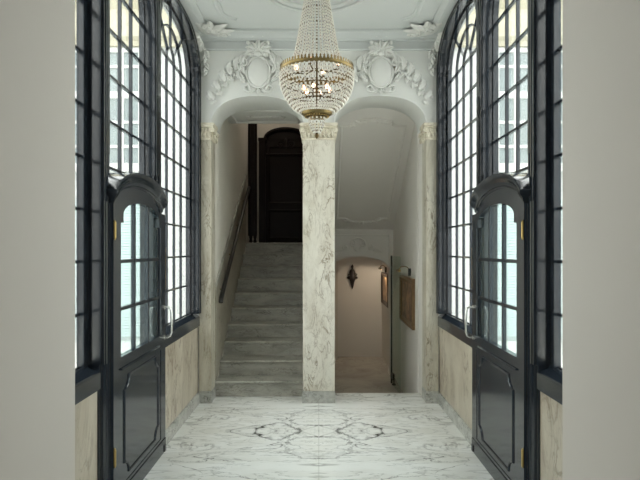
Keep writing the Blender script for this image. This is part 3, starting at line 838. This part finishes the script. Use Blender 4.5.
# paintings on the passage wall (wall face x = 1.20)
XW = 1.20
def painting(y0, y1, z0, z1, fw, fm, pm_, label):
    t = thing('framed_painting', (XW, (y0 + y1) / 2, z0), label, 'painting')
    mp = lambda y, z, d: (XW - d, y, z)
    MB().sweep([(y0, z0), (y1, z0), (y1, z1), (y0, z1)], [(0, .001), (0, .035), (fw * .25, .042), (fw * .5, .03), (fw * .8, .024), (fw, .016), (fw, .001)], mp, loop=True).build('frame', fm, t, smooth=30)
    B(XW - .014, XW - .002, y0 + fw * .9, y1 - fw * .9, z0 + fw * .9, z1 - fw * .9).build('canvas', pm_, t)
    return t
painting(6.80, 7.86, .70, 1.34, .075, 'frame', 'pic1', 'gilt framed painting on the right passage wall, nearer the arch')
painting(9.22, 10.18, .72, 1.29, .07, 'darkframe', 'pic2', 'dark framed painting lit from above beyond the inner arch')
def picture_lamp(y, z, reach, label, lit):
    t = thing('picture_lamp', (XW, y, z), label, 'lamp')
    m = MB(); m.tube([(XW - .001, y, z), (XW - .02, y, z)], .035, 16)
    m.box(XW - .035, XW - .001, y - .02, y + .02, z - .06, z + .04); m.build('wall_plate', 'darksteel', t, bevel=.003)
    P = [(XW - .02, y, z)] + [(XW - .02 - reach * (1 - math.cos(a)) / 2, y, z + .055 * math.sin(a) + .012) for a in [PI * i / 10 for i in range(1, 11)]]
    MB().tube(P, .006, 8).build('arm', 'brass', t, smooth=60)
    hx, hz = P[-1][0], P[-1][2]
    MB().tube([(hx, y - .09, hz), (hx, y + .09, hz)], .018, 12).build('shade', 'brass', t, smooth=60)
    if lit: MB().tube([(hx + .012, y - .07, hz - .012), (hx + .012, y + .07, hz - .012)], .009, 8).build('tube_bulb', 'bulb', t)
    return hx, hz
picture_lamp(7.12, 1.42, .14, 'brass picture lamp on the wall above the gilt framed painting', False)
lx, lz = picture_lamp(9.65, 1.36, .10, 'lit picture lamp above the dark framed painting', True)

# carved bracket on the far wall
cb = thing('carved_wall_ornament', (.635, 10.36, 1.19), 'small dark carved wooden ornament hanging on the far passage wall', 'wall ornament')
m = MB(); pr = [(.004, .96), (.018, 1.0), (.028, 1.05), (.04, 1.10), (.062, 1.15), (.07, 1.18), (.05, 1.215), (.055, 1.25), (.06, 1.28), (.045, 1.32), (.02, 1.345), (.022, 1.37), (.03, 1.385), (.015, 1.41), (.003, 1.43)]
m.lathe(pr, (.635, 10.32), 14, 1, .55); m.build('body', 'carving', cb, smooth=50)
for sd in (-1, 1):
    m = MB(); mc = XZ(10.33); m.leaf((.635 + sd * .03, 1.17), (.15 if sd > 0 else PI - .15), .085, .06, mc, 0, -sd * .3, 8, .03); m.spiral((.635 + sd * .06, 1.23), .03, 1.2, 0, sd, .010, mc, .012)
    m.build('wing', 'carving', cb, smooth=50)

# ------------------------------------------------------------------ chandelier
cx, cy = CH
ch = thing('chandelier', (cx, cy, 2.72), 'crystal bead basket chandelier with a brass ring hanging from the ceiling', 'chandelier')
ZR = 3.33; RR = .333
# top canopy
MB().lathe([(.02, ZC), (.09, ZC), (.10, ZC - .012), (.095, ZC - .03), (.11, ZC - .04), (.11, ZC - .055), (.03, ZC - .06), (.02, ZC - .06)], CH, 32).build('ceiling_canopy', 'brass', ch, smooth=40)
MB().tube([(cx, cy, ZC - .05), (cx, cy, 2.93)], .008, 10).build('stem', 'darkbrass', ch, smooth=60)
# pierced ring
n = 64
band = MB().lathe([(RR - .006, ZR - .016), (RR + .004, ZR - .018), (RR + .007, ZR - .013), (RR + .003, ZR - .008), (RR + .003, ZR + .008), (RR + .007, ZR + .014), (RR - .004, ZR + .016), (RR - .008, ZR + .01), (RR - .008, ZR - .014)], CH, 96)
band.f = [f for f in band.f if len(f) <= 4]
rg = band.build('ring_band', 'brass', ch, smooth=40)
cr = MB()
for k in range(n):
    a = 2 * PI * k / n
    rot = Matrix.Rotation(a, 3, 'Z')
    vs = []
    for (t_, z_) in ((-.013, ZR + .012), (.013, ZR + .012), (.013, ZR + .022), (.006, ZR + .030), (.008, ZR + .042), (0, ZR + .055), (-.008, ZR + .042), (-.006, ZR + .030), (-.013, ZR + .022)):
        for rr_ in (RR - .002, RR + .003):
            p = rot @ Vector((rr_, t_, 0)); vs.append((cx + p.x, cy + p.y, z_))
    q = 9
    fs = [tuple(2 * i for i in range(q)), tuple(2 * i + 1 for i in range(q))] + [(2 * i, 2 * ((i + 1) % q), 2 * ((i + 1) % q) + 1, 2 * i + 1) for i in range(q)]
    cr.add(vs, fs)
cr.build('ring_gallery', 'brass', ch)

ICO_V = []; ph = (1 + 5 ** .5) / 2
for a, b in ((-1, ph), (1, ph), (-1, -ph), (1, -ph)): ICO_V.append(Vector((a, b, 0)))
for a, b in ((-1, ph), (1, ph), (-1, -ph), (1, -ph)): ICO_V.append(Vector((0, a, b)))
for a, b in ((-1, ph), (1, ph), (-1, -ph), (1, -ph)): ICO_V.append(Vector((b, 0, a)))
ICO_V = [v.normalized() for v in ICO_V]
ICO_F = [(0, 11, 5), (0, 5, 1), (0, 1, 7), (0, 7, 10), (0, 10, 11), (1, 5, 9), (5, 11, 4), (11, 10, 2), (10, 7, 6), (7, 1, 8), (3, 9, 4), (3, 4, 2), (3, 2, 6), (3, 6, 8), (3, 8, 9), (4, 9, 5), (2, 4, 11), (6, 2, 10), (8, 6, 7), (9, 8, 1)]
ICO_V = [ICO_V[i] for i in range(12)]
# index order for the face table above: (x,y,0) x4, (0,x,y) x4, (y,0,x) x4
def bead(mb, c, r, el=1.0):
    mb.add([(c[0] + v.x * r, c[1] + v.y * r, c[2] + v.z * r * el) for v in ICO_V], ICO_F)

def along(prof, pitch):
    """points at a fixed pitch along a polyline of (r, z), smoothed"""
    P = [Vector((r, z)) for r, z in prof]
    fine = []
    for i in range(len(P) - 1):
        p0, p1, p2, p3 = P[max(i - 1, 0)], P[i], P[i + 1], P[min(i + 2, len(P) - 1)]
        for k in range(20):
            t = k / 20
            fine.append(.5 * ((2 * p1) + (-p0 + p2) * t + (2 * p0 - 5 * p1 + 4 * p2 - p3) * t * t + (-p0 + 3 * p1 - 3 * p2 + p3) * t ** 3))
    fine.append(P[-1])
    out = [fine[0]]; acc = 0
    for a, b in zip(fine, fine[1:]):
        acc += (b - a).length
        if acc >= pitch: out.append(b); acc -= pitch
    return out

def strand_set(name, prof, pitch, r, count, el=1.15, shrink=0):
    pts = along(prof, pitch)
    mb = MB()
    for i, p in enumerate(pts):
        q = r * (1 - shrink * i / len(pts))
        q = min(q, 2 * PI * p.x / count * .60)
        bead(mb, (p.x, 0, p.y - 2.72), q, min(el, r * el / q))
    nb = len(mb.f)
    step = max(1, len(pts) // 10)
    mb.tube([(p.x, 0, p.y - 2.72) for p in pts[::step]] + ([] if (len(pts) - 1) % step == 0 else [(pts[-1].x, 0, pts[-1].y - 2.72)]), .0022, 4)
    first = mb.build(name, 'crystal', ch, world=False)
    first.data.materials.append(M['darkbrass'])
    for i_, pl in enumerate(first.data.polygons):
        if i_ >= nb: pl.material_index = 1
    for k in range(1, count):
        o = first.copy(); o.parent = ch; o.rotation_euler = (0, 0, 2 * PI * k / count); COL.objects.link(o)
strand_set('basket_strand', [(.333, 3.31), (.335, 3.26), (.325, 3.19), (.30, 3.12), (.265, 3.06), (.215, 3.0), (.145, 2.955)], .034, .0122, 50, 1.1)
strand_set('tent_strand', [(.325, 3.345), (.255, 3.405), (.205, 3.49), (.155, 3.74), (.112, 3.99), (.102, 4.055)], .030, .0098, 32, 1.2)
strand_set('pendant_strand', [(.075, 2.90), (.065, 2.855), (.045, 2.80), (.018, 2.76)], .026, .0095, 12, 1.2)
# brass dish at the bottom
MB().lathe([(.002, 2.905), (.06, 2.908), (.115, 2.925), (.138, 2.945), (.142, 2.958), (.134, 2.962), (.11, 2.94), (.05, 2.925), (.002, 2.925)], CH, 40).build('bottom_dish', 'brass', ch, smooth=50)
dr = MB()
for k in range(28):
    a = 2 * PI * k / 28; dr.blob((cx + .106 * math.cos(a), cy + .106 * math.sin(a), 2.920), (.007, .007, .005))
    if k % 2: dr.blob((cx + .07 * math.cos(a), cy + .07 * math.sin(a), 2.909), (.007, .007, .005))
dr.build('dish_studs', 'gold', ch, smooth=60)
MB().lathe([(.001, 2.715), (.01, 2.725), (.018, 2.745), (.012, 2.765), (.006, 2.78), (.012, 2.80), (.005, 2.815), (.005, 2.93)], CH, 16).build('finial', 'darkbrass', ch, smooth=60)
# inner frame: arms with bulbs
zi = 3.14
MB().lathe([(.012, zi - .05), (.03, zi - .04), (.035, zi), (.02, zi + .03), (.03, zi + .06), (.012, zi + .09)], CH, 20).build('hub', 'darkbrass', ch, smooth=60)
for r, z in ((.24, 3.20), (.12, 3.22), (.329, 3.235), (.302, 3.14), (.24, 3.035)):
    pr = [(cx + r * math.cos(2 * PI * k / 48), cy + r * math.sin(2 * PI * k / 48), z) for k in range(48)]
    MB().tube(pr, .005, 6, loop=True).build('inner_hoop', 'darkbrass', ch, smooth=60)
bulbs = []
for tier, (cnt, r, z) in enumerate(((6, .125, zi), (4, .20, 3.36))):
    for k in range(cnt):
        a = 2 * PI * (k + .3 + .5 * tier) / cnt
        ca, sa = math.cos(a), math.sin(a)
        z0 = z - .02
        MB().tube([(cx + .01 * ca, cy + .01 * sa, z0 + .02), (cx + r * .5 * ca, cy + r * .5 * sa, z0 - .02), (cx + r * ca, cy + r * sa, z0)], .006, 6).build('arm', 'darkbrass', ch, smooth=60)
        MB().lathe([(.004, z0 - .008), (.016, z0), (.012, z0 + .012), (.009, z0 + .03)], (cx + r * ca, cy + r * sa), 10).build('candle_cup', 'darkbrass', ch, smooth=60)
        MB().lathe([(.004, z0 + .028), (.014, z0 + .038), (.017, z0 + .05), (.012, z0 + .066), (.003, z0 + .08)], (cx + r * ca, cy + r * sa), 12).build('bulb', 'bulb', ch, smooth=60)
        bulbs.append((cx + r * ca, cy + r * sa, z0 + .05))

# ------------------------------------------------------------------ outside
for s, nm in ((-1, 'left'), (1, 'right')):
    x = lambda a, b: tuple(sorted((s * a, s * b)))
    g = struct(B(*x(1.56, 14), -8, 12.3, -.5, -.3).build('ground_' + nm, 'paving'), f'pale paving outside the {nm} windows', 'ground')
    YB = 12.0
    bd = thing('building', (s * 4.5, YB, -.3), f'white and cream building seen through the {nm} windows', 'building')
    B(*x(2.0, 9.0), YB, YB + .4, -.3, 6.15).build('wall', 'stucco', bd)
    B(*x(2.0, 9.0), YB, YB + .4, 6.15, 8.6).build('upper_wall', 'cream', bd)
    P = [(0, 6.15), (.10, 6.15), (.12, 6.25), (.22, 6.32), (.24, 6.45), (.10, 6.5), (.10, 6.95), (.16, 7.0), (.30, 7.12), (.34, 7.3), (0, 7.34)]
    MB().prism(P, lambda d, z, xx: (xx, YB - d, z), s * 2.0, s * 9.0).build('cornice', 'cream', bd)
    for x0, x1 in ((3.90, 5.50), (6.2, 7.8)):
        z0, z1 = 3.55, 6.08
        wf = MB()
        wf.sweep([(s * x0, z0), (s * x1, z0), (s * x1, z1), (s * x0, z1)], [(-.05, -.02), (-.05, .06), (.05, .06), (.05, -.02)], XZ(YB), loop=True)
        w_ = wf.build('window', 'whitepaint', bd)
        bars = MB()
        for k in range(1, 4):
            xm = x0 + (x1 - x0) * k / 4; h = .045 if k == 2 else .022
            bars.box(s * xm - h, s * xm + h, YB - .05, YB - .004, z0, z1)
        for z, h in ((5.72, .03), (5.10, .075), (4.5, .03), (3.97, .03)): bars.box(*x(x0, x1), YB - .048, YB - .006, z - h, z + h)
        bars.build('sash_bars', 'whitepaint', w_)
        B(*x(x0, x1), YB - .012, YB - .002, z0, z1).build('pane', 'facadeglass', w_)
        B(*x(x0 - .12, x1 + .12), YB - .14, YB, z0 - .14, z0 - .03).build('window_sill', 'whitepaint', w_)
    lv = MB()
    for k in range(50): 
        z = -.2 + k * .060
        lv.prism([(YB - .03, z), (YB - .052, z + .008), (YB - .040, z + .058), (YB - .03, z + .058)], lambda y, z_, xx: (xx, y, z_), s * 3.6, s * 7.0)
    lv.build('louvre_screen', 'louvre', bd)

# ------------------------------------------------------------------ light
wd = bpy.data.worlds.new('overcast sky'); SC.world = wd; wd.use_nodes = True
bg = wd.node_tree.nodes['Background']; bg.inputs[0].default_value = (.97, .99, .97, 1)
wn = wd.node_tree
tc = N(wn, 'ShaderNodeTexCoord'); sx_ = N(wn, 'ShaderNodeSeparateXYZ'); L(wn, tc.outputs['Generated'], sx_.inputs[0])
up = mth(wn, 'MAXIMUM', sx_.outputs['Z'], 0)            # overcast sky: three times as bright overhead as at the horizon
L(wn, mth(wn, 'MULTIPLY_ADD', up, 3.2, 1.5), bg.inputs[1])
def light(name, typ, loc, energy, col=(1, 1, 1), size=.1, rot=(0, 0, 0), sy=None):
    l = bpy.data.lights.new(name, typ); l.energy = energy; l.color = col
    if typ == 'AREA':
        l.size = size
        if sy: l.shape = 'RECTANGLE'; l.size_y = sy
    else: l.shadow_soft_size = size
    o = bpy.data.objects.new(name, l); o.location = loc; o.rotation_euler = rot; COL.objects.link(o); return o
for i, p in enumerate(bulbs): light('bulb_light', 'POINT', p, .16, (1, .76, .52), .02)
sp_ = light('picture_lamp_light', 'SPOT', (lx + .012, 9.65, lz - .03), 4.5, (1, .80, .58), .03, (math.radians(25), math.radians(8), 0)); sp_.data.spot_size = math.radians(150); sp_.data.spot_blend = .3

ll = thing('added_landing_lamp', (-.7, 9.1, 4.6), 'unseen lamp added over the landing to brighten the wall there', 'lamp')  # added out of view to brighten the back wall of the stairs
MB().lathe([(.02, 4.605), (.13, 4.605), (.13, 4.58), (.02, 4.575)], (-.7, 9.1), 24).build('rim', 'brass', ll, smooth=40)
MB().lathe([(.005, 4.52), (.06, 4.53), (.105, 4.56), (.115, 4.578), (.005, 4.578)], (-.7, 9.1), 24).build('bowl', 'addedglow', ll, smooth=60)

# ------------------------------------------------------------------ camera
cam = bpy.data.cameras.new('camera'); co = bpy.data.objects.new('camera', cam); COL.objects.link(co)
co.location = (0, 0, 1.70); co.rotation_euler = (PI / 2, 0, 0)
cam.sensor_width = 36; cam.lens = 36 * 546 / 640
cam.shift_x = 1.25 / 640; cam.shift_y = 10 / 640
cam.clip_start = .05
SC.camera = co
vs = SC.view_settings
vs.view_transform = 'Standard'; vs.look = 'None'; vs.gamma = 1; vs.use_curve_mapping = False
vs.exposure = 1.1
SC.cycles.max_bounces = 14; SC.cycles.diffuse_bounces = 6; SC.cycles.transparent_max_bounces = 40
SC.cycles.use_denoising = True
SC.cycles.sample_clamp_indirect = 6
